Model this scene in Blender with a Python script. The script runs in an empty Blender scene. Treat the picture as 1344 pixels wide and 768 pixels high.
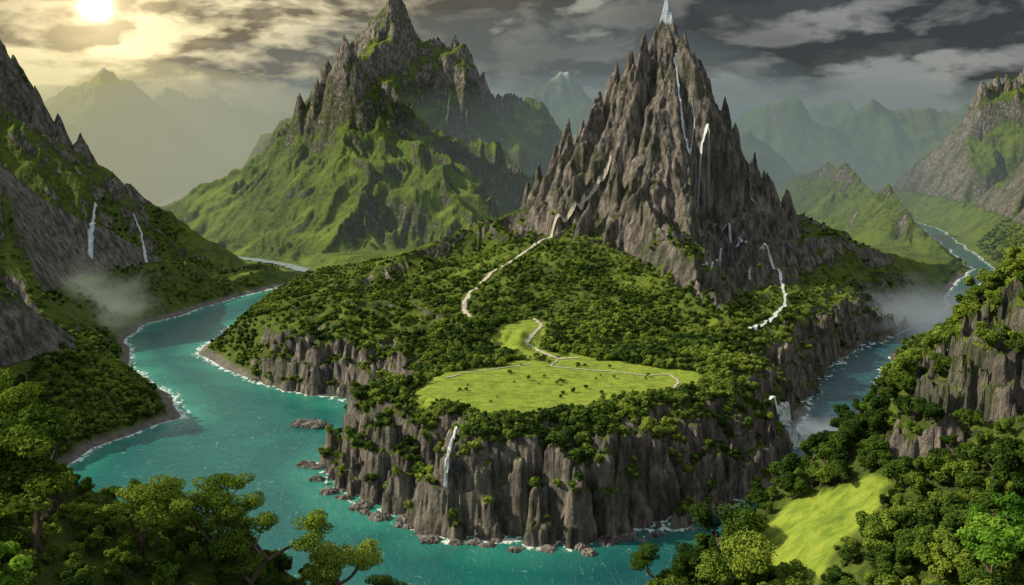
import bpy, math, time
import numpy as np
from mathutils import Vector
T0=time.time()
rng=np.random.default_rng(7)
scene=bpy.context.scene
scene.view_settings.view_transform='Standard'
scene.view_settings.look='None'
scene.view_settings.exposure=0
QUAL=1.0
# ------------------------------------------------------------------ noise
_a=np.arange(256)*2*np.pi/256
LX=np.cos(_a).astype(np.float32); LY=np.sin(_a).astype(np.float32)
def hsh(ix,iy,seed):
    n=(ix.astype(np.int64)*374761393+iy.astype(np.int64)*668265263+seed*1442695041)&0xFFFFFFFF
    n=((n^(n>>13))*1274126177)&0xFFFFFFFF
    return (n^(n>>16))
def perlin(x,y,seed=0):
    x=np.asarray(x,dtype=np.float32); y=np.asarray(y,dtype=np.float32)
    xi=np.floor(x); yi=np.floor(y); xf=x-xi; yf=y-yi
    xi=xi.astype(np.int64); yi=yi.astype(np.int64)
    u=xf*xf*xf*(xf*(xf*6-15)+10); v=yf*yf*yf*(yf*(yf*6-15)+10)
    def g(ox,oy):
        k=hsh(xi+ox,yi+oy,seed)&255
        return LX[k]*(xf-ox)+LY[k]*(yf-oy)
    a=g(0,0); a+=u*(g(1,0)-a); b=g(0,1); b+=u*(g(1,1)-b)
    return (a+v*(b-a))*1.45
def fbm(x,y,seed=0,o=4):
    s=0; a=.5; f=1
    for i in range(o):
        s=s+a*perlin(x*f,y*f,seed+i*17); a*=.5; f*=2.03
    return s
def ridged(x,y,seed=0,o=3):
    s=0; a=.5; f=1
    for i in range(o):
        s=s+a*(1-np.abs(perlin(x*f,y*f,seed+i*17))*1.6); a*=.5; f*=2.1
    return s
def sstep(a,b,x):
    t=np.clip((x-a)/(b-a),0,1); return t*t*(3-2*t)
def erosion(x,y,dx,dy,seed):
    x=np.asarray(x,np.float32); y=np.asarray(y,np.float32)
    xi=np.floor(x); yi=np.floor(y); fx=x-xi; fy=y-yi
    xi=xi.astype(np.int64); yi=yi.astype(np.int64)
    c=np.zeros_like(x); s=np.zeros_like(x); wt=np.full_like(x,1e-4)
    for i in (-1,0,1):
        for j in (-1,0,1):
            h=hsh(xi+i,yi+j,seed)
            jx=(h&1023)/1023.*.5+.25; jy=((h>>10)&1023)/1023.*.5+.25
            px=(fx-i-jx).astype(np.float32); py=(fy-j-jy).astype(np.float32)
            d=(px*px+py*py)/1.5625
            w=np.clip(1-d,0,1)**2
            m=(px*dx+py*dy)*6.2832
            c+=w*np.cos(m); s+=w*np.sin(m); wt+=w
    return c/wt, s/wt
# ------------------------------------------------------------------ layout of the place (1 unit = about 50 m)
WATER=np.array([(-13.3,62),(-13,58),(-13.8,55),(-15,46),(-14.6,40.2),(-11,35.8),(-8,33.6),(-5.6,32.2),(-4.9,30),(-6.1,26.2),(-4.4,23.2),(-1.7,20.9),(1.5,20.5),(4.3,21.6),(7.6,24.0),(9.0,27.2),
 (11,32),(15,39),(20,45),(24.8,50),(29,58),(35,67),(45,97),(50,140),(52,140),(47,97),(37,67),(31,58),(27,50),(22.0,45),(17.0,39),(13.5,32),(12.5,27),(13,22),(10,17.5),(6,14.8),(3,13.6),(.8,12.5),(.5,6),
 (-.2,6),(-.4,12),(-2.5,12.8),(-6,12.9),(-9,14),(-12.5,18),(-13.8,24),(-13.6,27.5),(-12.6,29.5),(-11.7,30.7),(-14.2,34.5),(-16.8,38),(-19.2,42.5),(-19.8,46),(-18.8,50),(-17,56),(-14.5,61)],float)
VALLEY=[(-14,61.5),(-17.5,67),(-23,70),(-29,75.5),(-36,79),(-44,84),(-51,95),(-53,110),(-48,122),(-52,136),(-46,152),(-40,168),(-44,190)]
MEADOW=np.array([(-3.0,26.0),(-2.3,27.9),(-.8,28.4),(0.2,29.6),(1.2,29.4),(2.2,30.6),(3.1,29.3),(4.3,29.0),(6.1,27.5),(5.2,25.9),(3.6,25.6),(2.4,24.6),(.7,23.7),(-.8,23.6),(-1.7,24.6),(-2.7,24.9)])
MEADOW2=np.array([(-.9,31.4),(-.2,33.2),(0.5,34.3),(1.5,33.4),(1.0,31.5),(1.5,29.8),(.5,29.6)])
MEADOW3=np.array([(3.5,12.3),(4.3,12.2),(5.3,11.8),(5.0,11.2),(4.5,10.9),(3.9,10.5),(3.4,11.2)])
def polysd(x,y,P):
    d=np.full(x.shape,1e9); ins=np.zeros(x.shape,bool); n=len(P)
    for i in range(n):
        ax,ay=P[i]; bx,by=P[(i+1)%n]; ex,ey=bx-ax,by-ay
        t=np.clip(((x-ax)*ex+(y-ay)*ey)/(ex*ex+ey*ey),0,1)
        d=np.minimum(d,(x-ax-t*ex)**2+(y-ay-t*ey)**2)
        c=((ay>y)!=(by>y)); 
        xx=ax+(y-ay)*ex/(ey if abs(ey)>1e-9 else 1e-9)
        ins^=(c&(x<xx))
    d=np.sqrt(d); return np.where(ins,-d,d)
PEAK=(8.3,50.0)
RIDGES=[ # points, slope, power
 ([(8.2,48.9,13.2),(7.6,46.9,10.6),(6.6,44,7.9),(7,40.5,6.0),(8.8,36,4.2),(9,33,3.3)],2.1,1.6),
 ([(4.2,49.4,8.4),(-2,47.5,5.2),(-8,44.5,3.1),(-13,41.5,1.6)],.75,1.5),
 ([(12.2,50.4,8.4),(14.5,50.5,6.8),(19,51,4.8),(24,51.5,2.2)],.9,1.5),
 ([(9.5,57,6.5),(12,66,4)],.9,1.5),
 ([(10.8,47.0,7.4),(12.5,43,5.0),(13.5,39,3.2)],1.2,1.5),
 ([(-42,60,18),(-34.5,62,16.2),(-31.5,61.2,12.0),(-29,60.5,9.5),(-25,58,6),(-21,60,2.5)],1.25,1.35),
 ([(-34,43,13),(-26,45.5,9.4),(-23.5,48,6.8),(-21,50,6.2),(-19.6,52.7,4.4),(-16.8,56.6,1.9),(-13.9,61,.5)],1.1,1.25),
 ([(-24,28,8),(-17.3,29.6,4.9),(-15.2,30.1,2.7),(-13.4,30.4,1.4),(-11.9,30.6,.5)],.85,1.3),
 ([(-36,86,5.0),(-31,84,6.0),(-27,86,8.5),(-24.5,87,11),(-21,88,14.0),(-18,88,16.6),(-15.8,88,19.2),(-13.5,89,15.6),(-10,90,12.6),(-2.4,90,9.6),(4,88,6)],1.45,1.75),
 ([(-15.8,86,15.5),(-15,81,11.2),(-14.5,76,8.4),(-14.5,70,4.8),(-15,66,2)],1.25,1.6),
 ([(-24.5,85,10),(-23.5,80,7.0),(-22,75,3.0)],1.1,1.6),
 ([(-10,88,11.5),(-7,80,8.4),(-4,72,4.6),(-3,66,2.3)],1.05,1.6),
 ([(-18,84,12.5),(-19.3,78,8.0),(-19,71,3.6)],1.15,1.6),
 ([(-26,118,12),(-20,115,18.5),(-15.3,114,27.5),(-11.5,114,20.0),(-7.7,114,22.4),(-3,114,16.8),(2.5,114,15.0),(8,112,10.5)],1.5,1.7),
 ([(-90,134,17),(-69,134,20),(-60,132,12.5),(-50,125,5)],.75,1.3),
 ([(-98,165,12),(-84,166,15),(-72,165,24),(-62,161,15),(-55,158,11),(-48,155,6)],.85,1.5),
 ([(-92,196,14),(-76,197,18),(-63,196,29),(-55,196,20),(-50,196,22),(-42,192,15),(-30,190,10)],.9,1.5),
 ([(-12,195,13),(0,197,16),(11,195,24),(20,195,17),(35,200,13),(46,197,12),(58,194,19),(66,194,13),(80,200,17.5),(95,200,15),(112,200,19),(140,200,24)],.85,1.5),
 ([(-140,240,15),(-110,242,19),(-90,240,13),(-70,243,18),(-45,245,12),(-20,245,19),(0,246,14),(20,245,15),(40,248,20),(62,244,14),(90,245,19),(120,244,15),(150,240,22)],.7,1.4),
 ([(38,124,4),(43,120,8.5),(47,118,12),(52,113,18),(57,112,15),(62.6,113,18.6),(85,113,22)],1.2,1.5),
 ([(20,140,5),(26,135,9),(32,138,7),(38,150,11),(46,152,7)],.9,1.5),
 ([(39,93,3),(42,89,8),(45,86.6,12.6),(50,85,11.2),(56,86,14),(70,85,16)],1.15,1.5),
 ([(39.5,73,4),(42.5,71,8.4),(50,70,11.5),(60,68,13)],.95,1.35),
 ([(34,52,2.5),(40,52,6),(55,50,10)],.6,1.3),
]
PR=[0,.45,1.1,2.3,3.9,5.5,7.2,8.8,11.6,16.7,23,30,45]; PZ=[17.4,14.9,12.6,10.2,8.5,6.9,5.6,4.8,3.9,2.6,1.5,.8,.3]
PRS=[0,.45,1.1,2.3,3.9,5.5,7.2,8.8]; PZS=[17.6,15.9,14.2,12.0,10.0,8.0,6.2,4.9]
GROUPS=[]  # rock fins and pinnacles: centre, reach, scale, [x,y,top,slope,dirx,diry]
SP=[]
for ring,(r0,cnt,up) in enumerate([(0.0,1,0.1),(.75,6,.5),(1.7,9,.8),(2.8,11,1.1),(4.1,14,1.1),(5.5,16,1.0),(6.9,18,.8),(8.1,16,.6)]):
    ph=rng.uniform(0,6.28)
    for k in range(cnt):
        a=ph+(k+rng.uniform(-.33,.33))*2*np.pi/cnt; r=max(0,r0+rng.uniform(-.45,.45)*(r0>0))
        top=np.interp(r,PRS,PZS)+up*rng.uniform(-.7,1.0)
        a2=a+rng.uniform(-.3,.3)
        SP.append((PEAK[0]+r*np.cos(a),PEAK[1]+r*np.sin(a),top,rng.uniform(3.2,5.6),np.cos(a2),np.sin(a2)))
for dx_,top in [(-1.15,16.0),(-1.8,14.9),(-2.5,14.5),(-3.5,13.3),(-4.4,12.0),(-5.2,11.5),(-5.9,9.9),(-6.7,9.0),(-7.5,7.9),(.8,16.0),(1.5,14.9),(2.3,13.8),(3.2,12.5),(4.0,11.1),(4.9,10.2),(5.8,8.7),(6.9,7.6)]:
    for rep in range(2):
        yo=rng.uniform(-1.3,.4)-.6*rep; a2=np.arctan2(-1.0,np.sign(dx_)*.9)+rng.uniform(-.3,.3)
        SP.append((PEAK[0]+dx_+rng.uniform(-.2,.2)*rep,PEAK[1]+yo,top-.9*rep*rng.uniform(.5,1.4),rng.uniform(4.2,6.0),np.cos(a2),np.sin(a2)))
GROUPS.append((PEAK[0],PEAK[1],10.2,1.,SP))
def crest(P,n,reach,sc,seed,up=(.2,1.6),slope=(2.2,3.8)):
    r_=np.random.default_rng(seed); P=np.array(P,float); L=[]
    for k in range(n):
        t=r_.uniform(0,len(P)-1.001); i=int(t); p=P[i]+(P[i+1]-P[i])*(t-i); a=r_.uniform(0,6.28); off=r_.uniform(-1,1,2)*sc*.9
        L.append((p[0]+off[0],p[1]+off[1],p[2]+r_.uniform(*up)*sc-np.hypot(*off)*.9,r_.uniform(*slope),np.cos(a),np.sin(a)))
    c=P.mean(0); GROUPS.append((c[0],c[1],reach,sc,L))
crest([(-21,88,13.6),(-18,88,16.2),(-15.8,88,19.4),(-13.5,89,15.2),(-10,90,12.2)],26,12,.9,301,(.0,1.3),(2.8,4.2))
crest([(-20,115,18.5),(-15.3,114,27.8),(-11.5,114,20),(-7.7,114,22.6),(-3,114,16.8)],30,16,1.2,302,(.0,1.5),(2.8,4.2))
crest([(-36,61,16.5),(-34.5,62,16.2),(-31.5,61.2,12.0),(-29,60.5,9.5)],16,9,.7,303,(.2,1.6),(2.8,4.2))
crest([(47,118,12),(52,113,18),(57,112,15),(62.6,113,18.6)],26,15,1.2,304,(.2,1.6),(2.8,4.2))
crest([(43,88,9.5),(45,86.6,12.6),(50,85,11.2),(56,86,14)],20,12,.9,305,(.2,1.6),(2.8,4.2))
GX0,GX1,GY0,GY1,GS=-150.,170.,-6.,300.,.3
gx=np.arange(GX0,GX1,GS); gy=np.arange(GY0,GY1,GS)
CX,CY=np.meshgrid(gx,gy)
def base_height(x,y):
    near=sstep(75,55,y)
    amp=2.4-1.9*near
    wx=x+amp*perlin(x*.14,y*.14,3)+.4*amp*perlin(x*.33,y*.33,13); wy=y+amp*perlin(x*.14,y*.14,4)+.4*amp*perlin(x*.33,y*.33,14)
    z=np.full(x.shape,.35)+.35*fbm(x*.08,y*.08,9,3)+sstep(60,150,y)*.8
    z=np.maximum(z,.25)
    for P,sl,pw in RIDGES:
        for (a,b) in zip(P[:-1],P[1:]):
            mh=max(a[2],b[2]); R=mh/sl*pw+2
            x0=min(a[0],b[0])-R; x1=max(a[0],b[0])+R; y0=min(a[1],b[1])-R; y1=max(a[1],b[1])+R
            ii=slice(max(0,int((y0-GY0)/GS)),max(0,int((y1-GY0)/GS))); jj=slice(max(0,int((x0-GX0)/GS)),max(0,int((x1-GX0)/GS)))
            X=wx[ii,jj]; Y=wy[ii,jj]
            if X.size==0: continue
            ex,ey=b[0]-a[0],b[1]-a[1]
            t=np.clip(((X-a[0])*ex+(Y-a[1])*ey)/(ex*ex+ey*ey),0,1)
            d=np.hypot(X-a[0]-t*ex,Y-a[1]-t*ey); h=a[2]+(b[2]-a[2])*t
            c=h*np.clip(1-d*sl/(h*pw),0,1)**pw
            z[ii,jj]=np.maximum(z[ii,jj],c)
    z=z*(1+(1-near)*.24*(ridged(x*.10,y*.10,31,2)-.4)*sstep(3,12,z))
    dx=x-PEAK[0]; dy=y-PEAK[1]; r=np.hypot(dx,dy); an=np.arctan2(dy,dx)
    rr=r*(1+.16*perlin(np.cos(an)*2+5,np.sin(an)*2+r*.08,21))
    z=np.maximum(z,np.interp(rr,PR,PZ))
    pl=2.45*(1-sstep(.86,1.5,np.hypot((x-2.3)/9.5,(y-27)/9.0)))
    z=np.maximum(z,pl)
    fl=2.9*(1-sstep(.6,1.4,np.hypot((x+1)/12,(y-37)/7.5)))
    z=np.maximum(z,fl)
    # valley of the inflowing river
    d=np.full(x.shape,1e9)
    for a,b in zip(VALLEY[:-1],VALLEY[1:]):
        ex,ey=b[0]-a[0],b[1]-a[1]; t=np.clip(((wx-a[0])*ex+(wy-a[1])*ey)/(ex*ex+ey*ey),0,1)
        d=np.minimum(d,np.hypot(x-a[0]-t*ex,y-a[1]-t*ey))
    wv=np.interp(y,[60,80,120,190],[1.0,2.0,5,9])
    z=np.where(y>59,np.minimum(z,.45+.55*np.maximum(0,d-wv)**1.15+.02*d),z)
    return z
CB=base_height(CX,CY).astype(np.float32)
CB[1:-1,1:-1]=(CB[1:-1,1:-1]*4+CB[:-2,1:-1]+CB[2:,1:-1]+CB[1:-1,:-2]+CB[1:-1,2:])/8
CGY,CGX=np.gradient(CB,GS)
CS=np.full(CB.shape,30.,np.float32)
m=(CX>-45)&(CX<75)&(CY<150)
CS[m]=polysd(CX[m],CY[m],WATER)
def samp(A,x,y):
    u=np.clip((x-GX0)/GS,0,A.shape[1]-1.001); v=np.clip((y-GY0)/GS,0,A.shape[0]-1.001)
    i=v.astype(np.int64); j=u.astype(np.int64); fu=u-j; fv=v-i
    return (A[i,j]*(1-fu)+A[i,j+1]*fu)*(1-fv)+(A[i+1,j]*(1-fu)+A[i+1,j+1]*fu)*fv
print('coarse',time.time()-T0)
def H(x,y):
    x=np.asarray(x,float); y=np.asarray(y,float)
    b=samp(CB,x,y); g0=samp(CGX,x,y); g1=samp(CGY,x,y)
    z=b.copy()
    m0=np.hypot(g0,g1)
    gx_,gy_=g0.copy(),g1.copy()
    farf=sstep(55,70,y); vfar=sstep(150,90,y)
    rp=np.hypot(x-PEAK[0],y-PEAK[1])
    for k,(f,A) in enumerate([(.15,.16),(.38,.23),(.85,.24),(1.9,.19),(4.1,.12)]):
        gm=np.hypot(gx_,gy_)+1e-4
        c,s=erosion(x*f+k*7.3+.95*perlin(x*f*.6,y*f*.6,40+k),y*f-k*3.1+.95*perlin(x*f*.6,y*f*.6,45+k),(-gy_/gm).astype(np.float32),(gx_/gm).astype(np.float32),50+k)
        a=A*np.clip(m0,0,2.4)/f*(.75+.7*perlin(x*f*.5,y*f*.5,140+k))
        if k==0: a=a*farf*(.5+.5*vfar)
        if k>=1: a=a*(.3+.7*vfar)
        a=np.minimum(a,.28*b)
        r=1-2*np.clip((1-c)/2,0,1)**.62
        z+=a*(r-.1)
        q=-s*6.28*f*a*.35
        gx_+=q*(-gy_/gm); gy_+=q*(gx_/gm)
    # summit pinnacles and fins
    for gi_,(gcx,gcy,reach,sc,L) in enumerate(GROUPS):
        rg=np.hypot(x-gcx,y-gcy); mm=rg<reach
        if not mm.any(): continue
        xs=x[mm]; ys=y[mm]; zs=z[mm]; q1=1.5/sc; q2=4.6/sc
        xw=xs+sc*(.20*perlin(xs*q1,ys*q1,81)+.07*perlin(xs*q2,ys*q2,83)); yw=ys+sc*(.20*perlin(xs*q1,ys*q1,82)+.07*perlin(xs*q2,ys*q2,84))
        zf=np.full(zs.shape,-9.); kr=.40 if gi_==0 else .62
        for sx,sy,top,ss,cx_,cy_ in L:
            ddx=xw-sx; ddy=yw-sy; u=ddx*cx_+ddy*cy_; v=-ddx*cy_+ddy*cx_
            zf=np.maximum(zf,top-ss*np.sqrt(np.where(u>0,u*kr,u*.9)**2+v*v))
        zf=zf-12*sstep(reach*.72,reach,rg[mm])
        zs=np.maximum(zs,zf)
        if gi_==0:   # flutes running down the fall line
            ux=xw-gcx; uy=yw-gcy; rr=np.hypot(ux,uy); an=np.arctan2(ux,-uy); e=sstep(10.2,7.8,rg[mm])*sstep(0,1.2,rr)
            zs=zs-e*(.9*np.abs(perlin(an*4.5,rr*.35,87))+.45*np.abs(perlin(an*11,rr*.6,88))+.2*np.abs(perlin(an*26,rr*1.2,89)))*np.interp(rr,[0,2,5,9],[.4,.9,1,.6])
        else: zs=zs-.26*sc*np.abs(perlin(xw*3.6/sc,yw*3.6/sc,85))*sstep(reach,reach*.6,rg[mm])
        z[mm]=zs
    # cliff / shore
    n0=perlin(x*.33,y*.33,60)*.9
    n1=perlin(x*.35,y*.35,61)*.7; n2=(np.abs(perlin(x*.95,y*.95,62))-.3)*1.3; n3=(np.abs(perlin(x*2.5,y*2.5,63))-.3)*.5; n4=(np.abs(perlin(x*6.5,y*6.5,64))-.3)*.2
    sd0=samp(CS,x,y)
    cf=sstep(-12,-9,x)*(1-sstep(8.8,11.2,x-.62*(y-27)))*sstep(19,20.5,y)*(1-sstep(46,52,y))
    sd=sd0+cf*(n2+n3+n4+n0*.7)*sstep(-.8,.5,sd0)*(1-sstep(1.5,4,sd0))+n1*.5*np.where(y>12.5,1,0)*sstep(3,0,sd0)*(1-cf)
    lv=(1+.35*n0+.25*perlin(x*1.6,y*1.6,66))*np.interp(x,[-6,-2.5,0,5,9],[.52,.62,.9,.85,.6])
    steps=np.interp(sd*lv,[0,.06,.22,.34,.62,.78,1.15,1.6,2.6,5,8],[0,.32,.55,1.1,1.3,1.85,2.05,2.3,2.75,6,60])
    steps=steps*(1+.34*perlin(x*.7,y*.7,67)*sstep(2.6,1.2,sd))
    gentle=np.interp(sd,[0,.4,1,3,8,16],[0,.16,.6,2.6,12,60])
    cap=cf*steps+(1-cf)*gentle
    k=.12
    hh=np.clip(.5+.5*(cap-z)/k,0,1)
    zl=cap*(1-hh)+z*hh-k*hh*(1-hh)*.5
    z=np.where(sd>0,np.maximum(zl,sd*.2*np.where(sd<.3,1,0)),np.maximum(sd*.9,-1.6))
    # nearby hills
    e1=9.1+.5*perlin(x*.5,y*.1,71)
    zl=4.05-.48*x-1.5*np.maximum(0,y-e1)-2.6*np.maximum(0,x+1.2)+.25*fbm(x*.8,y*.8,72,3)
    zr=1.9+.65*x-1.5*np.maximum(0,y-(11+.52*x))-2.2*np.maximum(0,1.8-x)+.35*fbm(x*.6,y*.6,73,4)
    rn=.6*np.abs(perlin(x*1.3,y*1.3,74))+.34*np.abs(perlin(x*3.5,y*3.5,76))+.16*np.abs(perlin(x*8,y*8,77))
    ro=np.hypot((x-7.7)/1.7,(y-12.7)/1.6)+rn
    zr=zr+.38*(1-sstep(1.0,1.12,ro))+.34*(1-sstep(.80,.92,ro))+.25*(1-sstep(.55,.66,ro))-.35*rn*(ro<1.3)
    ro=np.hypot((x-5.8)/.5,(y-12.0)/.6)+rn
    zr=zr+.42*(1-sstep(.85,1.15,ro))-.3*rn*(ro<1.3)
    w=(y<26)
    z=np.where(w,np.maximum(z,np.maximum(zl,zr)),z)
    return z
def densepath(P,n):
    P=np.array(P,float); d=np.r_[0,np.cumsum(np.hypot(*np.diff(P,axis=0).T))]
    t=np.linspace(0,d[-1],n); return np.stack([np.interp(t,d,P[:,i]) for i in range(P.shape[1])],1)
CAMZ=10.; PITCH=math.radians(10); FPX=1164.
def survey(P,tmin=14,tmax=170,n=1100):
    """bearing/depression of landmarks (theodolite style) -> where that line of sight meets the terrain"""
    P=np.array(P,float); X=(P[:,0]-672)/FPX; Y=(384-P[:,1])/FPX
    dy=math.cos(PITCH)+Y*math.sin(PITCH); dz=-math.sin(PITCH)+Y*math.cos(PITCH)
    t=np.geomspace(tmin,tmax,n)[None,:]
    wx=X[:,None]*t; wy=dy[:,None]*t; wz=CAMZ+dz[:,None]*t
    hit=wz<=np.maximum(H(wx,wy),0)
    i=np.argmax(hit,axis=1); r=np.arange(len(P))
    return np.stack([wx[r,i],wy[r,i]],1)[hit.any(axis=1)]
# ------------------------------------------------------------------ material helpers
def newmat(name):
    m=bpy.data.materials.new(name); m.use_nodes=True; nt=m.node_tree; nt.nodes.clear()
    return m,nt
class N:
    def __init__(s,nt): s.nt=nt
    def n(s,t,**k):
        o=s.nt.nodes.new(t)
        for a,b in k.items(): setattr(o,a,b)
        return o
    def l(s,a,b): s.nt.links.new(a,b)
    def val(s,sock,v):
        if isinstance(v,bpy.types.NodeSocket): s.l(v,sock)
        else: sock.default_value=v
    def noise(s,vec,scale,detail=4,rough=.6,dist=0):
        o=s.n('ShaderNodeTexNoise'); s.l(vec,o.inputs['Vector']); o.inputs['Scale'].default_value=scale
        o.inputs['Detail'].default_value=detail; o.inputs['Roughness'].default_value=rough; o.inputs['Distortion'].default_value=dist
        return o.outputs['Fac']
    def ramp(s,fac,st):
        o=s.n('ShaderNodeValToRGB'); s.l(fac,o.inputs[0]); e=o.color_ramp.elements
        while len(e)<len(st): e.new(.5)
        for k,(p,c) in enumerate(st):
            e[k].position=p; e[k].color=tuple(c)+(1,) if len(c)==3 else c
        return o.outputs[0]
    def mix(s,f,a,b,mode='MIX'):
        o=s.n('ShaderNodeMix',data_type='RGBA',blend_type=mode); s.val(o.inputs[0],f)
        for i,v in ((6,a),(7,b)):
            if isinstance(v,tuple): v=v+(1,) if len(v)==3 else v
            s.val(o.inputs[i],v)
        return o.outputs[2]
    def math(s,op,a,b=0.,c=None,clamp=False):
        o=s.n('ShaderNodeMath',operation=op,use_clamp=clamp); s.val(o.inputs[0],a); s.val(o.inputs[1],b)
        if c is not None: s.val(o.inputs[2],c)
        return o.outputs[0]
    def map(s,v,a,b,c=0.,d=1.):
        o=s.n('ShaderNodeMapRange'); s.val(o.inputs[0],v)
        for i,q in enumerate((a,b,c,d)): o.inputs[i+1].default_value=q
        return o.outputs[0]
    def scalevec(s,vec,sc,loc=(0,0,0)):
        o=s.n('ShaderNodeMapping'); s.l(vec,o.inputs[0]); o.inputs['Scale'].default_value=sc; o.inputs['Location'].default_value=loc; return o.outputs[0]
    def attr(s,name): return s.n('ShaderNodeAttribute',attribute_name=name).outputs['Fac']
    def bump(s,h,st,dist):
        o=s.n('ShaderNodeBump'); s.l(h,o.inputs['Height']); o.inputs['Strength'].default_value=st; o.inputs['Distance'].default_value=dist; return o.outputs[0]
def principled(w,col,rough,nrm=None,spec=.3):
    p=w.n('ShaderNodeBsdfPrincipled'); w.val(p.inputs['Base Color'],col); w.val(p.inputs['Roughness'],rough)
    p.inputs['Specular IOR Level'].default_value=spec
    if nrm: w.l(nrm,p.inputs['Normal'])
    o=w.n('ShaderNodeOutputMaterial'); w.l(p.outputs[0],o.inputs[0]); return p,o
# terrain material
TM,nt=newmat('terrain'); w=N(nt)
pos=w.n('ShaderNodeNewGeometry').outputs['Position']
rock,mead,snow,sand=[w.attr(a) for a in('rock','meadow','snow','sand')]
nA=w.noise(pos,.5,5,.65); nB=w.noise(pos,3.2,6,.72)
st=w.scalevec(pos,(1.6,1.6,.35)); nS=w.noise(st,2.4,7,.74,.3)
grass=w.ramp(nB,[(.3,(.020,.038,.011)),(.5,(.062,.10,.018)),(.68,(.15,.205,.035))])
grass=w.mix(w.map(nA,.4,.6),grass,w.mix(.5,grass,(.17,.235,.03)))
meadc=w.ramp(w.noise(w.scalevec(pos,(1,2.4,1)),2.2,7,.72),[(.3,(.09,.15,.02)),(.46,(.19,.27,.032)),(.60,(.30,.37,.05)),(.72,(.15,.22,.025))])
rockc=w.ramp(nS,[(.30,(.024,.024,.026)),(.44,(.13,.12,.112)),(.56,(.32,.285,.245)),(.70,(.54,.48,.41))])
rockc=w.mix(w.math('MULTIPLY',w.map(nA,.5,.62),.5),rockc,(.055,.085,.028))
sandc=w.ramp(nB,[(.3,(.10,.09,.075)),(.7,(.30,.28,.24))])
rf=w.map(w.math('ADD',rock,w.math('MULTIPLY',w.math('SUBTRACT',nB,.5),1.1)),.38,.60)
c=w.mix(mead,grass,meadc); c=w.mix(sand,c,sandc); c=w.mix(rf,c,rockc)
c=w.mix(w.map(w.math('ADD',snow,w.math('SUBTRACT',nS,.5)),.45,.6),c,(.55,.65,.74))
hgt=w.math('ADD',nB,w.math('MULTIPLY',w.math('MULTIPLY',nS,rf),1.4))
hgt=w.math('MULTIPLY',hgt,w.math('SUBTRACT',1.,w.math('MULTIPLY',mead,.7)))
principled(w,c,.9,w.bump(hgt,.9,.28),.15)
# ------------------------------------------------------------------ terrain sheet
def fan(rows,cols,umax=.97):
    s=np.linspace(-1,1,cols); u=.62*s+(umax-.62)*s**3
    Y=np.repeat(rows[:,None],cols,1); X=u[None,:]*(Y+8); return X,Y
def addmesh(name,V,F,mats,attrs={},smooth=True,matidx=None,link=True):
    me=bpy.data.meshes.new(name); V=np.asarray(V,np.float32); F=np.asarray(F,np.int32)
    k=F.shape[1]
    me.vertices.add(len(V)); me.vertices.foreach_set('co',V.ravel())
    me.loops.add(F.size); me.loops.foreach_set('vertex_index',F.ravel())
    me.polygons.add(len(F)); me.polygons.foreach_set('loop_start',np.arange(0,F.size,k,dtype=np.int32)); 
    try: me.polygons.foreach_set('loop_total',np.full(len(F),k,np.int32))
    except Exception: pass
    if matidx is not None: me.polygons.foreach_set('material_index',np.asarray(matidx,np.int32))
    me.polygons.foreach_set('use_smooth',np.full(len(F),smooth))
    for n_,v in attrs.items():
        a=me.attributes.new(n_,'FLOAT','POINT'); a.data.foreach_set('value',np.asarray(v,np.float32).ravel())
    me.update(calc_edges=True)
    for m_ in mats: me.materials.append(m_)
    ob=bpy.data.objects.new(name,me)
    if link: scene.collection.objects.link(ob)
    return ob
def gridfaces(r,c):
    i=np.arange(r*c).reshape(r,c); return np.stack([i[:-1,:-1],i[:-1,1:],i[1:,1:],i[1:,:-1]],-1).reshape(-1,4)
def q(n): return int(n*QUAL)
rows=np.concatenate([np.linspace(1,9,q(50),endpoint=False),np.linspace(9,18.5,q(130),endpoint=False),np.linspace(18.5,27,q(300),endpoint=False),np.linspace(27,36,q(130),endpoint=False),
  np.linspace(36,41,q(70),endpoint=False),np.linspace(41,54,q(320),endpoint=False),np.geomspace(54,130,q(300),endpoint=False),np.geomspace(130,290,q(130))])
X,Y=fan(rows,q(1300))
Z=np.empty_like(X)
for i in range(0,len(rows),200): Z[i:i+200]=H(X[i:i+200],Y[i:i+200])
print('heights',X.shape,time.time()-T0)
def gradm(x,y,z):
    xu=np.gradient(x,axis=1); zu=np.gradient(z,axis=1); xv=np.gradient(x,axis=0); yv=np.gradient(y,axis=0); zv=np.gradient(z,axis=0)
    zx=zu/xu; zy=(zv-zx*xv)/yv; return np.hypot(zx,zy)
SL=gradm(X,Y,Z)
def treeline(x,y):
    dx=x-PEAK[0]; dy=y-PEAK[1]; r=np.hypot(dx,dy); an=np.arctan2(dy,dx)
    return r+4.0*fbm(x*.5,y*.5,91,3)+3.0*perlin(np.cos(an)*5+3,np.sin(an)*5+r*.15,96)+1.6*sstep(2,-6,dx)
def rockmask(x,y,z,sl):
    n=fbm(x*.5,y*.5,91,3)
    r=np.hypot(x-PEAK[0],y-PEAK[1])
    k=sstep(1.0,1.9,sl+n*.7)
    main=(1-sstep(7.4,9.4,treeline(x,y)))*(y<62)
    main=main*sstep(.6,1.4,sl+n*.4+sstep(6,3,r)*2)
    hi=sstep(11,18,z+n*6)*(y>62)*.85*sstep(.9,1.8,sl)
    k=np.where(y>62,k*np.where(x>20,.62,.52),k)
    return np.maximum(np.maximum(k,main),hi)
RK=rockmask(X,Y,Z,SL)
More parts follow.
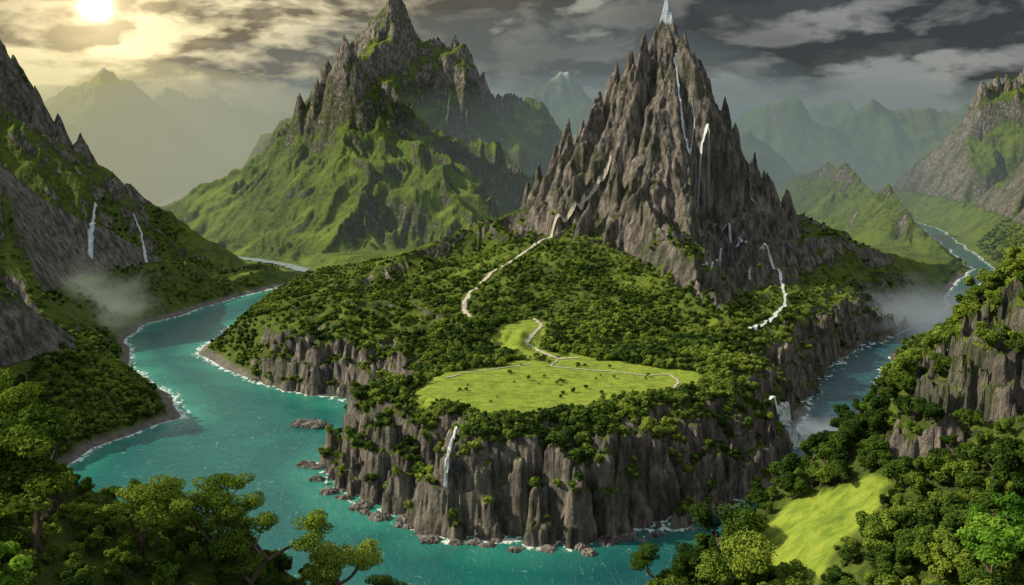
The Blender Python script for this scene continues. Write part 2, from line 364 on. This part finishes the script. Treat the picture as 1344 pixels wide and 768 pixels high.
def meadmask(x,y):
    o=np.zeros(x.shape)
    m=(x>-5)&(x<8)&(y>9)&(y<36)
    xx=x[m]+.3*perlin(x[m]*1.3,y[m]*1.3,5)+.12*perlin(x[m]*4,y[m]*4,15); yy=y[m]+.3*perlin(x[m]*1.3,y[m]*1.3,6)+.12*perlin(x[m]*4,y[m]*4,16)
    o[m]=np.maximum.reduce([sstep(.08,-.08,polysd(xx,yy,P)) for P in (MEADOW,MEADOW2,MEADOW3)])
    return o
MD=meadmask(X,Y)
pas=sstep(-.05,.25,fbm(X*.16,Y*.16,97,3))*(Y>58)*sstep(1.3,.5,SL)*.5*np.where(X>20,.4,1)
pas=np.maximum(pas,sstep(.0,.35,fbm(X*.45,Y*.45,98,3))*(Y<58)*(Y>33)*sstep(1.2,.6,SL)*.5*(Z>2.3))
SN=sstep(15.0,16.6,Z)*(Y<60)*.75*(np.hypot(X-PEAK[0],Y-PEAK[1])<2.5)+sstep(15,24,Z)*(Y>150)*(Y<225)*.55
SA=sstep(.22,.08,Z)*(Y<64)*(Y>15)
ter=addmesh('mountain_terrain',np.stack([X,Y,Z],-1).reshape(-1,3),gridfaces(*X.shape),[TM],dict(rock=RK,meadow=np.maximum(MD,pas),snow=SN,sand=SA))
print('terrain',time.time()-T0)
# ------------------------------------------------------------------ water
WM,nt=newmat('fjord_water'); w=N(nt)
pos=w.n('ShaderNodeNewGeometry').outputs['Position']; dep=w.attr('depth')
n1=w.noise(pos,.30,5,.6,1.2); n2=w.noise(w.scalevec(pos,(1,.6,1)),5,6,.65,.6)
wc=w.mix(w.map(dep,0,1.3),(.05,.33,.24),(.008,.15,.125)); wc=w.mix(w.map(n1,.35,.65),wc,w.mix(.6,wc,(.004,.07,.08)))
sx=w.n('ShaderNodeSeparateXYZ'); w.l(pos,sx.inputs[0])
wc=w.mix(w.map(sx.outputs[0],-3,8,0,.75),wc,(.008,.045,.075))  # shade over the right-hand water, painted in as darker blue
fo=w.math('SUBTRACT',w.map(dep,.0,.30,.50,.0),w.map(n2,.40,.60,.0,.62))
fo=w.map(fo,.0,.14)
stk=w.noise(w.scalevec(pos,(1,.4,1)),.55,3,.5,2.2)
stf=w.math('MULTIPLY',w.map(w.math('ABSOLUTE',w.math('SUBTRACT',stk,.5)),.0,.004,.35,0),w.map(n2,.48,.6))
fo=w.math('MAXIMUM',fo,stf)
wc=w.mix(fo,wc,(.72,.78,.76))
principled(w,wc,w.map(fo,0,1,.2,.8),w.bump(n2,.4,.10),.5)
wr=np.concatenate([np.linspace(6,18,60,endpoint=False),np.linspace(18,36,420,endpoint=False),np.linspace(36,66,280,endpoint=False),np.geomspace(66,145,60)])
WX,WY=fan(wr,800,.9)
WD=-H(WX,WY)
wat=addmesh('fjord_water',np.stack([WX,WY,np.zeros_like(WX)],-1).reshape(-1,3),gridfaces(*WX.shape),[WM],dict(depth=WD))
print('water',time.time()-T0)
# ------------------------------------------------------------------ ribbons: streams, waterfalls, tracks
def simplemat(name,c1,c2,sc,rough=.8,stretch=(1,1,1),lo=.35,hi=.65,bump=.3,edge=0,detail=5):
    m,nt=newmat(name); w=N(nt); p=w.n('ShaderNodeNewGeometry').outputs['Position']
    v=w.scalevec(p,stretch); n=w.noise(v,sc,detail,.65)
    pb,o=principled(w,w.ramp(n,[(lo,c1),(hi,c2)]),rough,w.bump(n,bump,.05),.3)
    if edge:
        e=w.attr('edge'); f=w.map(w.math('ADD',w.math('MULTIPLY',e,.62),w.math('MULTIPLY',n,1.)),.80,.98)
        t=w.n('ShaderNodeBsdfTransparent'); mx=w.n('ShaderNodeMixShader'); w.l(f,mx.inputs[0]); w.l(pb.outputs[0],mx.inputs[1]); w.l(t.outputs[0],mx.inputs[2]); w.l(mx.outputs[0],o.inputs[0])
    return m
STREAM=simplemat('stream_white_water',(.36,.45,.48),(.82,.86,.88),7,.5,(1,1,.35),edge=1)
RIVER=simplemat('river_surface',(.16,.24,.24),(.42,.50,.48),2,.25,(1,1,1),edge=1)
TRACK=simplemat('gravel_track',(.36,.34,.27),(.60,.56,.45),12,.9,edge=1)
def ribbon(name,P,w0,w1,mat,lift=.03,n=160,smooth=9,tmin=14,wob=.05,world=False,bridge=0):
    W=densepath(P,n) if world else survey(densepath(P,n),tmin=tmin)
    if len(W)<8: return
    k=np.ones(smooth)/smooth
    for _ in range(2): W=np.stack([np.convolve(np.pad(W[:,i],smooth//2,'edge'),k,'valid') for i in (0,1)],1)
    W=densepath(W,n*3)
    W=W+wob*np.stack([perlin(W[:,0]*3,W[:,1]*3,5),perlin(W[:,0]*3,W[:,1]*3,6)],1)
    T=np.gradient(W,axis=0); T/=np.linalg.norm(T,axis=1)[:,None]+1e-6; S=np.stack([-T[:,1],T[:,0]],1)
    wd=np.linspace(w0,w1,len(W))*(1+.45*perlin(np.arange(len(W))*.05,np.zeros(len(W)),8))
    V=[];E=[]
    for o in (-1,-.5,0,.5,1):
        q_=W+S*(wd*.5*o)[:,None]; V.append(np.c_[q_,H(q_[:,0],q_[:,1])+lift*(1-.5*abs(o))]); E.append(np.full(len(W),abs(o)))
    V=np.array(V)
    if bridge:
        zc=V[:,:,2].max(0); pz=np.pad(zc,bridge,'edge'); mxz=np.max([pz[i:i+len(zc)] for i in range(2*bridge+1)],axis=0)
        kk=np.ones(2*bridge+1)/(2*bridge+1); mxz=np.convolve(np.pad(mxz,bridge,'edge'),kk,'valid')
        V[:,:,2]=(np.maximum(mxz,zc))[None]
    else: V[:,:,2]=np.maximum(V[:,:,2],V[:,:,2].mean(0)[None]-.02)
    return addmesh(name,V.transpose(1,0,2).reshape(-1,3),gridfaces(len(W),5),[mat],dict(edge=np.array(E).T)),W
roads=[]
def R(*a,**k):
    r=ribbon(*a,**k)
    if r: roads.append(r[1])
R('mountain_track',[(803,205),(795,235),(778,258),(745,290),(720,310),(690,332),(655,355),(628,375),(608,395),(606,410),(625,425)],.24,.34,TRACK,lift=.08,smooth=13)
R('valley_track',[(700,418),(712,428),(700,440),(690,452),(715,465),(735,472),(760,470)],.2,.2,TRACK)
R('valley_track',[(735,472),(720,482),(760,485),(800,488),(850,494),(880,492),(893,503),(880,512)],.10,.13,TRACK)
R('valley_track',[(700,478),(650,485),(610,490),(585,497)],.09,.09,TRACK)
R('mountain_stream',[(884,70),(890,120),(895,170),(905,215),(918,250),(930,280),(938,298),(960,315)],.13,.26,STREAM,lift=.07,smooth=25,wob=0,bridge=3)
R('mountain_stream',[(950,305),(960,315),(985,320),(1005,338),(1022,362),(1034,388),(1030,408),(1005,428),(978,442)],.20,.24,STREAM,lift=.07,smooth=25,bridge=3)
R('mountain_stream',[(975,315),(955,328),(940,345),(918,360)],.16,.14,STREAM,lift=.07,smooth=31,bridge=3)
R('mountain_stream',[(905,120),(912,170),(905,210)],.07,.10,STREAM,lift=.07,smooth=25,wob=0,bridge=2)
R('mountain_stream',[(965,240),(985,265),(1010,290)],.09,.12,STREAM,lift=.07,smooth=25,wob=0,bridge=3)
R('waterfall',[(126,270),(121,300),(119,345)],.22,.40,STREAM,lift=.12,smooth=3)
R('waterfall',[(176,285),(186,310),(193,350)],.16,.28,STREAM,lift=.12,smooth=3)
R('valley_river',VALLEY,1.4,4.5,RIVER,lift=.14,smooth=11,n=300,world=True,wob=.3)
R('waterfall',[(1016,532),(1026,545),(1036,560),(1046,582),(1052,592)],.5,1.0,STREAM,lift=.12,smooth=9)
R('waterfall',[(598,565),(590,590),(586,620),(584,655)],.10,.14,STREAM,lift=.08,smooth=5)
print('ribbons',time.time()-T0)
# ------------------------------------------------------------------ foliage
def leafmat(name,dark,mid,light,sc=6,trans=True):
    m,nt=newmat(name); w=N(nt)
    tc=w.n('ShaderNodeTexCoord').outputs['Object']; rnd=w.n('ShaderNodeObjectInfo').outputs['Random']
    gp=w.n('ShaderNodeNewGeometry').outputs['Position']
    n=w.noise(tc,sc,1,.6); big=w.noise(gp,.45,2,.6)
    f=w.math('ADD',w.math('MULTIPLY',n,.55),w.math('MULTIPLY',rnd,.45)); f=w.math('ADD',f,w.math('MULTIPLY',w.math('SUBTRACT',big,.5),1.5))
    c=w.ramp(f,[(.28,dark),(.52,mid),(.80,light)])
    d=w.n('ShaderNodeBsdfDiffuse'); w.l(c,d.inputs[0]); o=w.n('ShaderNodeOutputMaterial')
    if trans:
        t=w.n('ShaderNodeBsdfTranslucent'); w.l(c,t.inputs[0])
        mx=w.n('ShaderNodeMixShader'); mx.inputs[0].default_value=.25; w.l(d.outputs[0],mx.inputs[1]); w.l(t.outputs[0],mx.inputs[2]); w.l(mx.outputs[0],o.inputs[0])
    else: w.l(d.outputs[0],o.inputs[0])
    return m
LEAF=leafmat('forest_foliage',(.026,.052,.013),(.085,.14,.023),(.21,.27,.043),trans=False)
LEAFN=leafmat('broadleaf_foliage',(.028,.058,.011),(.082,.142,.02),(.20,.27,.036),5,trans=False)
LEAFH=leafmat('sunlit_tint_foliage',(.06,.11,.015),(.15,.23,.028),(.27,.35,.05),5)  # brighter copy of the broadleaf tones; sunlit look put into the colour
LEAFB=leafmat('fern_foliage',(.04,.12,.015),(.11,.25,.025),(.22,.38,.045),5)
BARK=simplemat('bark',(.055,.040,.028),(.20,.15,.11),14,.9,(1,1,.3))
import bmesh
def ico(sub):
    bm=bmesh.new(); bmesh.ops.create_icosphere(bm,subdivisions=sub,radius=1); V=np.array([v.co[:] for v in bm.verts]); F=np.array([[v.index for v in f.verts] for f in bm.faces]); bm.free(); return V,F
IV,IF=ico(2)
def tube(P,R,k=6):
    P=np.array(P,float); T=np.gradient(P,axis=0); T/=np.linalg.norm(T,axis=1)[:,None]+1e-9
    ref=np.array([.3,.9,.1]); A=np.cross(T,ref); A/=np.linalg.norm(A,axis=1)[:,None]+1e-9; B=np.cross(T,A)
    a=np.arange(k)*2*np.pi/k
    V=(P[:,None,:]+(A[:,None,:]*np.cos(a)[None,:,None]+B[:,None,:]*np.sin(a)[None,:,None])*np.array(R)[:,None,None]).reshape(-1,3)
    i=np.arange(len(P)*k).reshape(len(P),k); j=np.roll(i,-1,1)
    return V,np.stack([i[:-1],j[:-1],j[1:],i[1:]],-1).reshape(-1,4)
def small_tree(seed):
    r=np.random.default_rng(seed); Vs=[];Fs=[];M=[];o=0
    V,F=tube([(0,0,-.15),(0,0,.5)],[.05,.03],4); T=np.concatenate([F[:,[0,1,2]],F[:,[0,2,3]]]); Vs.append(V);Fs.append(T);M+= [1]*len(T);o+=len(V)
    tall=1.0+.35*(seed%2)
    for k in range(9):
        a=r.uniform(0,6.28); rad=r.uniform(.1,.36) if k else 0; zz=r.uniform(.36,.80)*tall if k else .62*tall
        s=r.uniform(.14,.26) if k else .32
        V=IV*(1+.30*r.standard_normal((len(IV),1)).clip(-1.3,1.3))*np.array([s,s,s*.85])+np.array([rad*np.cos(a),rad*np.sin(a),zz])
        Vs.append(V);Fs.append(IF+o);M+=[0]*len(IF);o+=len(V)
    n=320; d=r.standard_normal((n,3)); d/=np.linalg.norm(d,axis=1)[:,None]; d[:,2]=np.abs(d[:,2])*.9-.15
    c=d*np.array([.50,.50,.42*tall])*r.uniform(.8,1.1,(n,1))+np.array([0,0,.55*tall])
    t=c[:,None,:]+r.standard_normal((n,3,3))*.045
    Vs.append(t.reshape(-1,3)); Fs.append(np.arange(n*3).reshape(n,3)+o); M+=[0]*n
    return addmesh('forest_tree_%d'%seed,np.concatenate(Vs),np.concatenate(Fs),[LEAF,BARK],smooth=False,matidx=M,link=False)
def leaf_tree(seed,n_leaf=5200,leaf=.017,style='round',lean=0.,mat=None,link=False,name='tree',trunkh=.42):
    r=np.random.default_rng(seed); Vs=[];Fs=[];M=[];o=0
    def add(V,F,m):
        nonlocal o
        Vs.append(V);Fs.append(F+o);M.extend([m]*len(F));o+=len(V)
    tips=[]
    def branch(p,d,L,R0,depth):
        n=6; P=[np.array(p)]; dd=np.array(d,float)
        for i in range(n):
            dd=dd+r.standard_normal(3)*.16+np.array([0,0,.05]); dd/=np.linalg.norm(dd); P.append(P[-1]+dd*L/n)
        R_=np.linspace(R0,R0*.45,n+1); add(*tube(P,R_,6 if depth<2 else 4),1)
        if depth>=3: tips.append(P[-1]); return
        k=4 if depth==0 else 3
        for j in range(k):
            a=r.uniform(0,6.28)+j*6.28/k; sp=(.75 if style=='round' else .95)
            nd=dd*(.75 if style=='round' else .45)+np.array([np.cos(a)*sp,np.sin(a)*sp,r.uniform(.0,.45)]); nd/=np.linalg.norm(nd)
            st_=P[-1] if j<k-1 else P[r.integers(3,n)]
            branch(st_,nd,L*r.uniform(.5,.72) if depth else L*r.uniform(.55,.8),R0*.5,depth+1)
        if depth>=1 and (style=='round' or depth>1): tips.append(P[-1])
    branch((0,0,-.08),(lean,0,1),trunkh,.038,0)
    tips=np.array(tips); top=tips[:,2].max(); 
    cs=tips[r.integers(0,len(tips),n_leaf)]
    cl=r.standard_normal((n_leaf,3)); cl/=np.linalg.norm(cl,axis=1)[:,None]; cl*=r.uniform(.35,1,(n_leaf,1))**.5
    rad=np.array([.10,.10,.05]) if style!='round' else np.array([.10,.10,.085])
    c=cs+cl*rad
    u=r.standard_normal((n_leaf,3)); nrm=cl+r.standard_normal((n_leaf,3))*.5+np.array([0,0,.5]); u=np.cross(nrm,u); u/=np.linalg.norm(u,axis=1)[:,None]; v=np.cross(nrm,u); v/=np.linalg.norm(v,axis=1)[:,None]
    s=leaf*r.uniform(.6,1.3,(n_leaf,1))
    Q=np.stack([c-u*s,c-v*s*.6,c+u*s,c+v*s*.6],1).reshape(-1,3)
    add(Q,np.arange(n_leaf*4).reshape(-1,4),0)
    V=np.concatenate(Vs); V=V/ max(top+.06,.1)
    return addmesh(name,V,np.concatenate(Fs),[mat or LEAFN,BARK],smooth=False,matidx=M,link=link)
def collection(name,obs):
    c=bpy.data.collections.new(name)
    for o in obs: c.objects.link(o)
    return c
FAR=collection('forest_tree_kinds',[small_tree(s) for s in (1,2,3,4,5,6,7)])
NEAR=collection('near_tree_kinds',[leaf_tree(s,3600,.030,'round',name='tree_kind',trunkh=.36) for s in (11,12,13,14,15)])
def scatter(name,P,scl,coll):
    N_=len(P); me=bpy.data.meshes.new(name); me.vertices.add(N_); me.vertices.foreach_set('co',np.asarray(P,np.float32).ravel())
    for n_,v in (('scl',scl),('rot',rng.uniform(0,6.28,N_))):
        a=me.attributes.new(n_,'FLOAT','POINT'); a.data.foreach_set('value',np.asarray(v,np.float32))
    ob=bpy.data.objects.new(name,me); scene.collection.objects.link(ob)
    g=bpy.data.node_groups.new(name+'_nodes','GeometryNodeTree'); g.interface.new_socket('Geometry',in_out='INPUT',socket_type='NodeSocketGeometry'); g.interface.new_socket('Geometry',in_out='OUTPUT',socket_type='NodeSocketGeometry')
    n=g.nodes; L=g.links
    gi=n.new('NodeGroupInput'); go=n.new('NodeGroupOutput'); ip=n.new('GeometryNodeInstanceOnPoints'); ci=n.new('GeometryNodeCollectionInfo')
    ci.inputs[0].default_value=coll; ci.inputs[1].default_value=True; ci.inputs[2].default_value=True
    a=n.new('GeometryNodeInputNamedAttribute'); a.data_type='FLOAT'; a.inputs[0].default_value='scl'
    b=n.new('GeometryNodeInputNamedAttribute'); b.data_type='FLOAT'; b.inputs[0].default_value='rot'
    cx=n.new('ShaderNodeCombineXYZ'); L.new(b.outputs[0],cx.inputs[2])
    L.new(gi.outputs[0],ip.inputs['Points']); L.new(ci.outputs[0],ip.inputs['Instance']); ip.inputs['Pick Instance'].default_value=True
    L.new(a.outputs[0],ip.inputs['Scale']); L.new(cx.outputs[0],ip.inputs['Rotation']); L.new(ip.outputs[0],go.inputs[0])
    md=ob.modifiers.new('scatter','NODES'); md.node_group=g; return ob
roadpts=np.concatenate(roads)
from mathutils.kdtree import KDTree
kd=KDTree(len(roadpts))
for i,p in enumerate(roadpts): kd.insert((p[0],p[1],0),i)
kd.balance()
def candidates(x0,x1,y0,y1,sp,maxsl,roadclear=.22,jit=.9):
    x,y=np.meshgrid(np.arange(x0,x1,sp),np.arange(y0,y1,sp)); x=(x+rng.uniform(-.5,.5,x.shape)*sp*jit*1.2).ravel(); y=(y+rng.uniform(-.5,.5,y.shape)*sp*jit*1.2).ravel()
    vis=np.abs(x)<(y+3)*.66+1.5; x=x[vis];y=y[vis]
    z=H(x,y); e=.12; sl=np.hypot(H(x+e,y)-z,H(x,y+e)-z)/e
    k=(z>.18)&(sl<maxsl)
    x,y,z,sl=x[k],y[k],z[k],sl[k]
    k=meadmask(x,y)<.25
    x,y,z,sl=x[k],y[k],z[k],sl[k]
    k=np.array([kd.find((a,b-.12*(b>38),0))[2]>roadclear for a,b in zip(x,y)])
    return x[k],y[k],z[k],sl[k]
x,y,z,sl=candidates(-16,27,20,52,.155,1.75)
r=np.hypot(x-PEAK[0],y-PEAK[1]); n2=fbm(x*.9,y*.9,92,3)
hi=sstep(30,37,y)
cov=np.clip(sstep(8.8,11.4,treeline(x,y))*(.10+1.2*sstep(-.06,.22,n2)+.9*(1-hi)),0,1)*sstep(1.8,.9,sl)
cov=np.maximum(cov,.2*sstep(6.0,7.5,r)*sstep(1.0,.5,sl))
k=rng.uniform(0,1,len(x))<cov
x,y,z=x[k],y[k],z[k]; s=rng.uniform(.11,.30,len(x))*np.interp(y,[20,34,50],[1.0,.85,.62])
s=s*np.where((meadmask(x,y+.5)>.3)&(y<27),.55,1)
scatter('mountain_forest',np.c_[x,y,z-.02],s,FAR); print('main forest',len(x))
mx_=rng.uniform(-2.6,5.9,170); my_=rng.uniform(23.8,30,170); k=(meadmask(mx_,my_)>.8)&((fbm(mx_*.8,my_*.8,12,2)>.14)|(rng.uniform(0,1,170)<.08))
mx_,my_=mx_[k],my_[k]; scatter('meadow_bushes',np.c_[mx_,my_,H(mx_,my_)-.01],rng.uniform(.05,.16,len(mx_)),FAR)
x,y,z,sl=candidates(-34,-11.5,26,62,.24,1.4)
n=fbm(x*.4,y*.4,94,3); k=(rng.uniform(0,1,len(x))<sstep(-.15,.25,n))&(z<6.0)
x,y,z=x[k],y[k],z[k]; scatter('shore_forest',np.c_[x,y,z-.02],rng.uniform(.11,.24,len(x)),FAR); print('shore',len(x))
x,y,z,sl=candidates(11,60,30,80,.36,1.4)
k=(z<6)&(x>10+(y-27)*.6)&(rng.uniform(0,1,len(x))<.8)
x,y,z=x[k],y[k],z[k]; scatter('valley_forest',np.c_[x,y,z-.02],rng.uniform(.2,.34,len(x)),FAR); print('valley',len(x))
x,y,z,sl=candidates(1.2,14,6.5,22,.22,2.6,0)
k=(y<14+.62*x)&(z>1.0)
x,y,z,sl=x[k],y[k],z[k],sl[k]
sc=rng.uniform(.22,.48,len(x)); sc*=np.where(meadmask(x,y+.35)>.2,.5,1)
rk=sl>1.5; sc=np.where(rk,sc*.3,sc); keep=(~rk)|(rng.uniform(0,1,len(x))<.25)
front=np.hypot((x-7.2)/1.5,(y-11.4)/.9)<1; sc=np.where(front,sc*.6,sc)
scatter('hillside_forest',np.c_[x,y,z-.03][keep],sc[keep],NEAR); print('hill R',keep.sum())
x,y,z,sl=candidates(-12,-.3,5.5,14.5,.22,2.9,0)
k=(z>1.0); x,y,z=x[k],y[k],z[k]
scatter('hillside_forest',np.c_[x,y,z-.03],rng.uniform(.16,.34,len(x)),NEAR); print('hill L',len(x))
def tree(x,y,h,seed,style='flat',lean=0.,rot=0.,n=11000,leaf=.013,mat=None,name='broadleaf_tree'):
    ob=leaf_tree(seed,n,leaf,style,lean,mat or LEAFH,True,name,trunkh=.46 if style=='flat' else .36)
    ob.location=(x,y,float(H(np.array([x]),np.array([y]))[0])-.03); ob.scale=(h,h,h); ob.rotation_euler=(0,0,rot)
    return ob
tree(-4.45,7.8,1.45,101,'flat',.1); tree(-5.0,8.1,1.35,102,'flat',.0,1.)
tree(-3.75,8.3,.95,103,'flat',.25); tree(-3.15,8.7,.85,104,'flat',-.1)
tree(-2.72,8.3,1.0,105,'flat',.55); tree(-1.95,8.6,.85,106,'flat',.1); tree(-1.38,8.8,.65,107,'flat',.2)
tree(2.95,12.0,.95,108,'round',mat=LEAFN); tree(2.2,12.2,.8,109,'flat',-.2); tree(3.15,11.0,1.1,110,'round',mat=LEAFN); tree(2.55,11.6,.8,111,'round',mat=LEAFN)
tree(5.2,8.7,.85,112,'flat',-.3,0,7000,.022,LEAFB,'leafy_shrub'); tree(5.6,9.2,.7,113,'flat',-.1,1,6000,.022,LEAFB,'leafy_shrub')
tree(-4.2,6.6,.8,114,'flat',0,0,7000,.022,LEAFB,'leafy_shrub')
# ------------------------------------------------------------------ rocks
ROCK=simplemat('sea_rock',(.03,.03,.03),(.30,.27,.24),3.5,.85,(1,1,.5),.35,.68,.8)
IV3,IF3=ico(4)
def boulder(cx,cy,cz,s,seed):
    r=np.random.default_rng(seed); V=IV3.copy(); a=r.uniform(0,50)
    n=ridged(V[:,0]*1.4+V[:,2]*.5+a,V[:,1]*1.4-V[:,2]*.3+a,seed,4)
    V=V*(.55+.75*n[:,None]); V*=np.array([s*r.uniform(.9,1.5),s*r.uniform(.7,1.1),s*r.uniform(.5,.9)]); V+=np.array([cx,cy,cz]); return V
def rocks(name,L):
    Vs=[];Fs=[];o=0
    for i,a in enumerate(L): V=boulder(*a,seed=200+i); Vs.append(V);Fs.append(IF3+o);o+=len(V)
    return addmesh(name,np.concatenate(Vs),np.concatenate(Fs),[ROCK],smooth=False)
rocks('sea_rock',[(-7.1,29.8,0,.38),(-6.8,29.7,0,.3),(-7.5,29.9,-.02,.24),(-6.45,29.75,-.05,.22)])
L=[]
for p in densepath([(-6.1,26.2),(-4.4,23.2),(-1.7,20.9),(1.5,20.5),(4.3,21.6),(7.6,24.0)],70):
    if rng.uniform()<.85: L.append((p[0]+rng.uniform(-.35,.35),p[1]-rng.uniform(-.1,.4),-.02,rng.uniform(.06,.24)))
rocks('shore_boulders',L)
# ------------------------------------------------------------------ haze bodies (absorbing air; its own emission stands in for scattered light)
def haze(name,c,rad,sig,L,soft=False,nscale=1.5):
    bm=bmesh.new(); bmesh.ops.create_uvsphere(bm,u_segments=96,v_segments=64,radius=1); me=bpy.data.meshes.new(name); bm.to_mesh(me); bm.free()
    ob=bpy.data.objects.new(name,me); scene.collection.objects.link(ob); ob.location=c; ob.scale=rad
    for p in me.polygons: p.use_smooth=True
    m,nt=newmat(name); w=N(nt); a=w.n('ShaderNodeVolumeAbsorption'); a.inputs['Color'].default_value=(0,0,0,1); a.inputs['Density'].default_value=sig
    e=w.n('ShaderNodeEmission'); e.inputs[0].default_value=tuple(L)+(1,); e.inputs[1].default_value=sig
    if soft:
        tc=w.n('ShaderNodeTexCoord').outputs['Object']; ln=w.n('ShaderNodeVectorMath',operation='LENGTH'); w.l(tc,ln.inputs[0])
        n=w.noise(tc,nscale,2,.6); f=w.math('SUBTRACT',w.math('SUBTRACT',1.15,ln.outputs['Value']),w.math('MULTIPLY',w.math('SUBTRACT',n,.35),2.6))
        f=w.math('MULTIPLY',w.math('MULTIPLY',w.map(f,0,.8),w.map(ln.outputs['Value'],.6,1,1,0)),sig)
        w.l(f,a.inputs['Density']); w.l(f,e.inputs[1])
    s=w.n('ShaderNodeAddShader'); w.l(a.outputs[0],s.inputs[0]); w.l(e.outputs[0],s.inputs[1]); o=w.n('ShaderNodeOutputMaterial'); w.l(s.outputs[0],o.inputs['Volume'])
    me.materials.append(m); return ob
haze('valley_haze',(10,210,-4),(260,156,26),.0085,(.18,.225,.22))
haze('mountain_haze',(-5,135,-2),(70,36,30),.012,(.16,.20,.205))
haze('warm_glow_haze',(-88,150,0),(80,98,24),.009,(.74,.66,.34))  # warm emission put in as the glow of sunlight in the air
haze('river_mist',(21.5,46,0.4),(6.5,6,2.6),.5,(.22,.25,.25),True)
haze('waterfall_mist',(-21.5,44.8,1.6),(4.5,3.0,2.6),.5,(.26,.29,.22),True)
haze('waterfall_mist',(10.6,28.4,.2),(1.8,1.8,.9),.9,(.30,.34,.34),True)
# ------------------------------------------------------------------ sky
AZ=-87; EL=36
wd=bpy.data.worlds.new('sky'); scene.world=wd; wd.use_nodes=True; nt=wd.node_tree; nt.nodes.clear(); w=N(nt)
d=w.n('ShaderNodeTexCoord').outputs['Generated']
sk=w.n('ShaderNodeTexSky',sky_type='NISHITA'); sk.sun_disc=False; sk.sun_elevation=math.radians(EL); sk.sun_rotation=math.radians(AZ)
skc=w.mix(1.,sk.outputs[0],(.08,.08,.08),'MULTIPLY')
sp=w.n('ShaderNodeSeparateXYZ'); w.l(d,sp.inputs[0]); dz=sp.outputs[2]
sv=w.scalevec(d,(1,1,2.6)); sv2=w.scalevec(d,(1,1,2.6),(-.018,0,.030))
n1=w.noise(sv,9.5,6,.54,.2); n1b=w.noise(sv2,9.5,4,.54,.2); nl=w.noise(sv,2.6,2,.5)
rel=w.math('SUBTRACT',n1,n1b)
sun=Vector((math.sin(math.radians(-24.3)),math.cos(math.radians(-24.3)),0)); e=math.radians(7.3); sun=Vector((sun.x*math.cos(e),sun.y*math.cos(e),math.sin(e)))
dt=w.n('ShaderNodeVectorMath',operation='DOT_PRODUCT'); nv=w.n('ShaderNodeVectorMath',operation='NORMALIZE'); w.l(d,nv.inputs[0]); w.l(nv.outputs[0],dt.inputs[0]); dt.inputs[1].default_value=sun
dot=dt.outputs['Value']
warm=w.math('POWER',w.math('MAXIMUM',dot,0.),16.); core=w.math('POWER',w.math('MAXIMUM',dot,0.),500.); core2=w.math('POWER',w.math('MAXIMUM',dot,0.),14000.)
gap=w.mix(warm,(.24,.265,.25),(.95,.74,.36))
cloudD=w.mix(warm,(.028,.032,.034),(.20,.155,.085))
cloudL=w.mix(warm,(.27,.275,.26),(1.1,.92,.52))
lit=w.math('ADD',w.map(rel,-.035,.10,0,1),w.map(n1,.42,.70,.10,-.35)); lit=w.math('MULTIPLY',lit,w.map(nl,.38,.62,.30,1.2),clamp=True)
cl=w.mix(lit,cloudD,cloudL)
el=w.map(dz,.03,.085)
mask=w.map(w.math('ADD',w.math('MULTIPLY',el,.24),w.math('SUBTRACT',n1,.5)),.02,.10)
c=w.mix(mask,gap,cl)
c=w.mix(w.map(dz,.17,.45,0,1),c,w.mix(.5,(.82,.84,.80),skc))
c=w.mix(.06,c,skc)
addc=w.mix(1.,w.mix(1.,(.7,.55,.28),core,'MULTIPLY'),w.mix(1.,(3.0,2.7,2.0),core2,'MULTIPLY'),'ADD')
c=w.mix(1.,c,addc,'ADD')
bg=w.n('ShaderNodeBackground'); w.l(c,bg.inputs[0]); bg.inputs[1].default_value=1.; o=w.n('ShaderNodeOutputWorld'); w.l(bg.outputs[0],o.inputs[0])
sl_=bpy.data.lights.new('sun','SUN'); sl_.energy=5.0; sl_.angle=math.radians(.5); sl_.color=(1,.88,.66)
so=bpy.data.objects.new('sun',sl_); scene.collection.objects.link(so)
a=math.radians(AZ); e=math.radians(EL); so.rotation_euler=Vector((math.sin(a)*math.cos(e),math.cos(a)*math.cos(e),math.sin(e))).to_track_quat('Z','Y').to_euler()
# ------------------------------------------------------------------ camera
cam=bpy.data.cameras.new('camera'); cam.lens=36*FPX/1344; cam.clip_end=1200; cam.clip_start=.05
co=bpy.data.objects.new('camera',cam); scene.collection.objects.link(co); co.location=(0,0,CAMZ); co.rotation_euler=(math.radians(90)-PITCH,0,0); scene.camera=co
print('done',time.time()-T0)
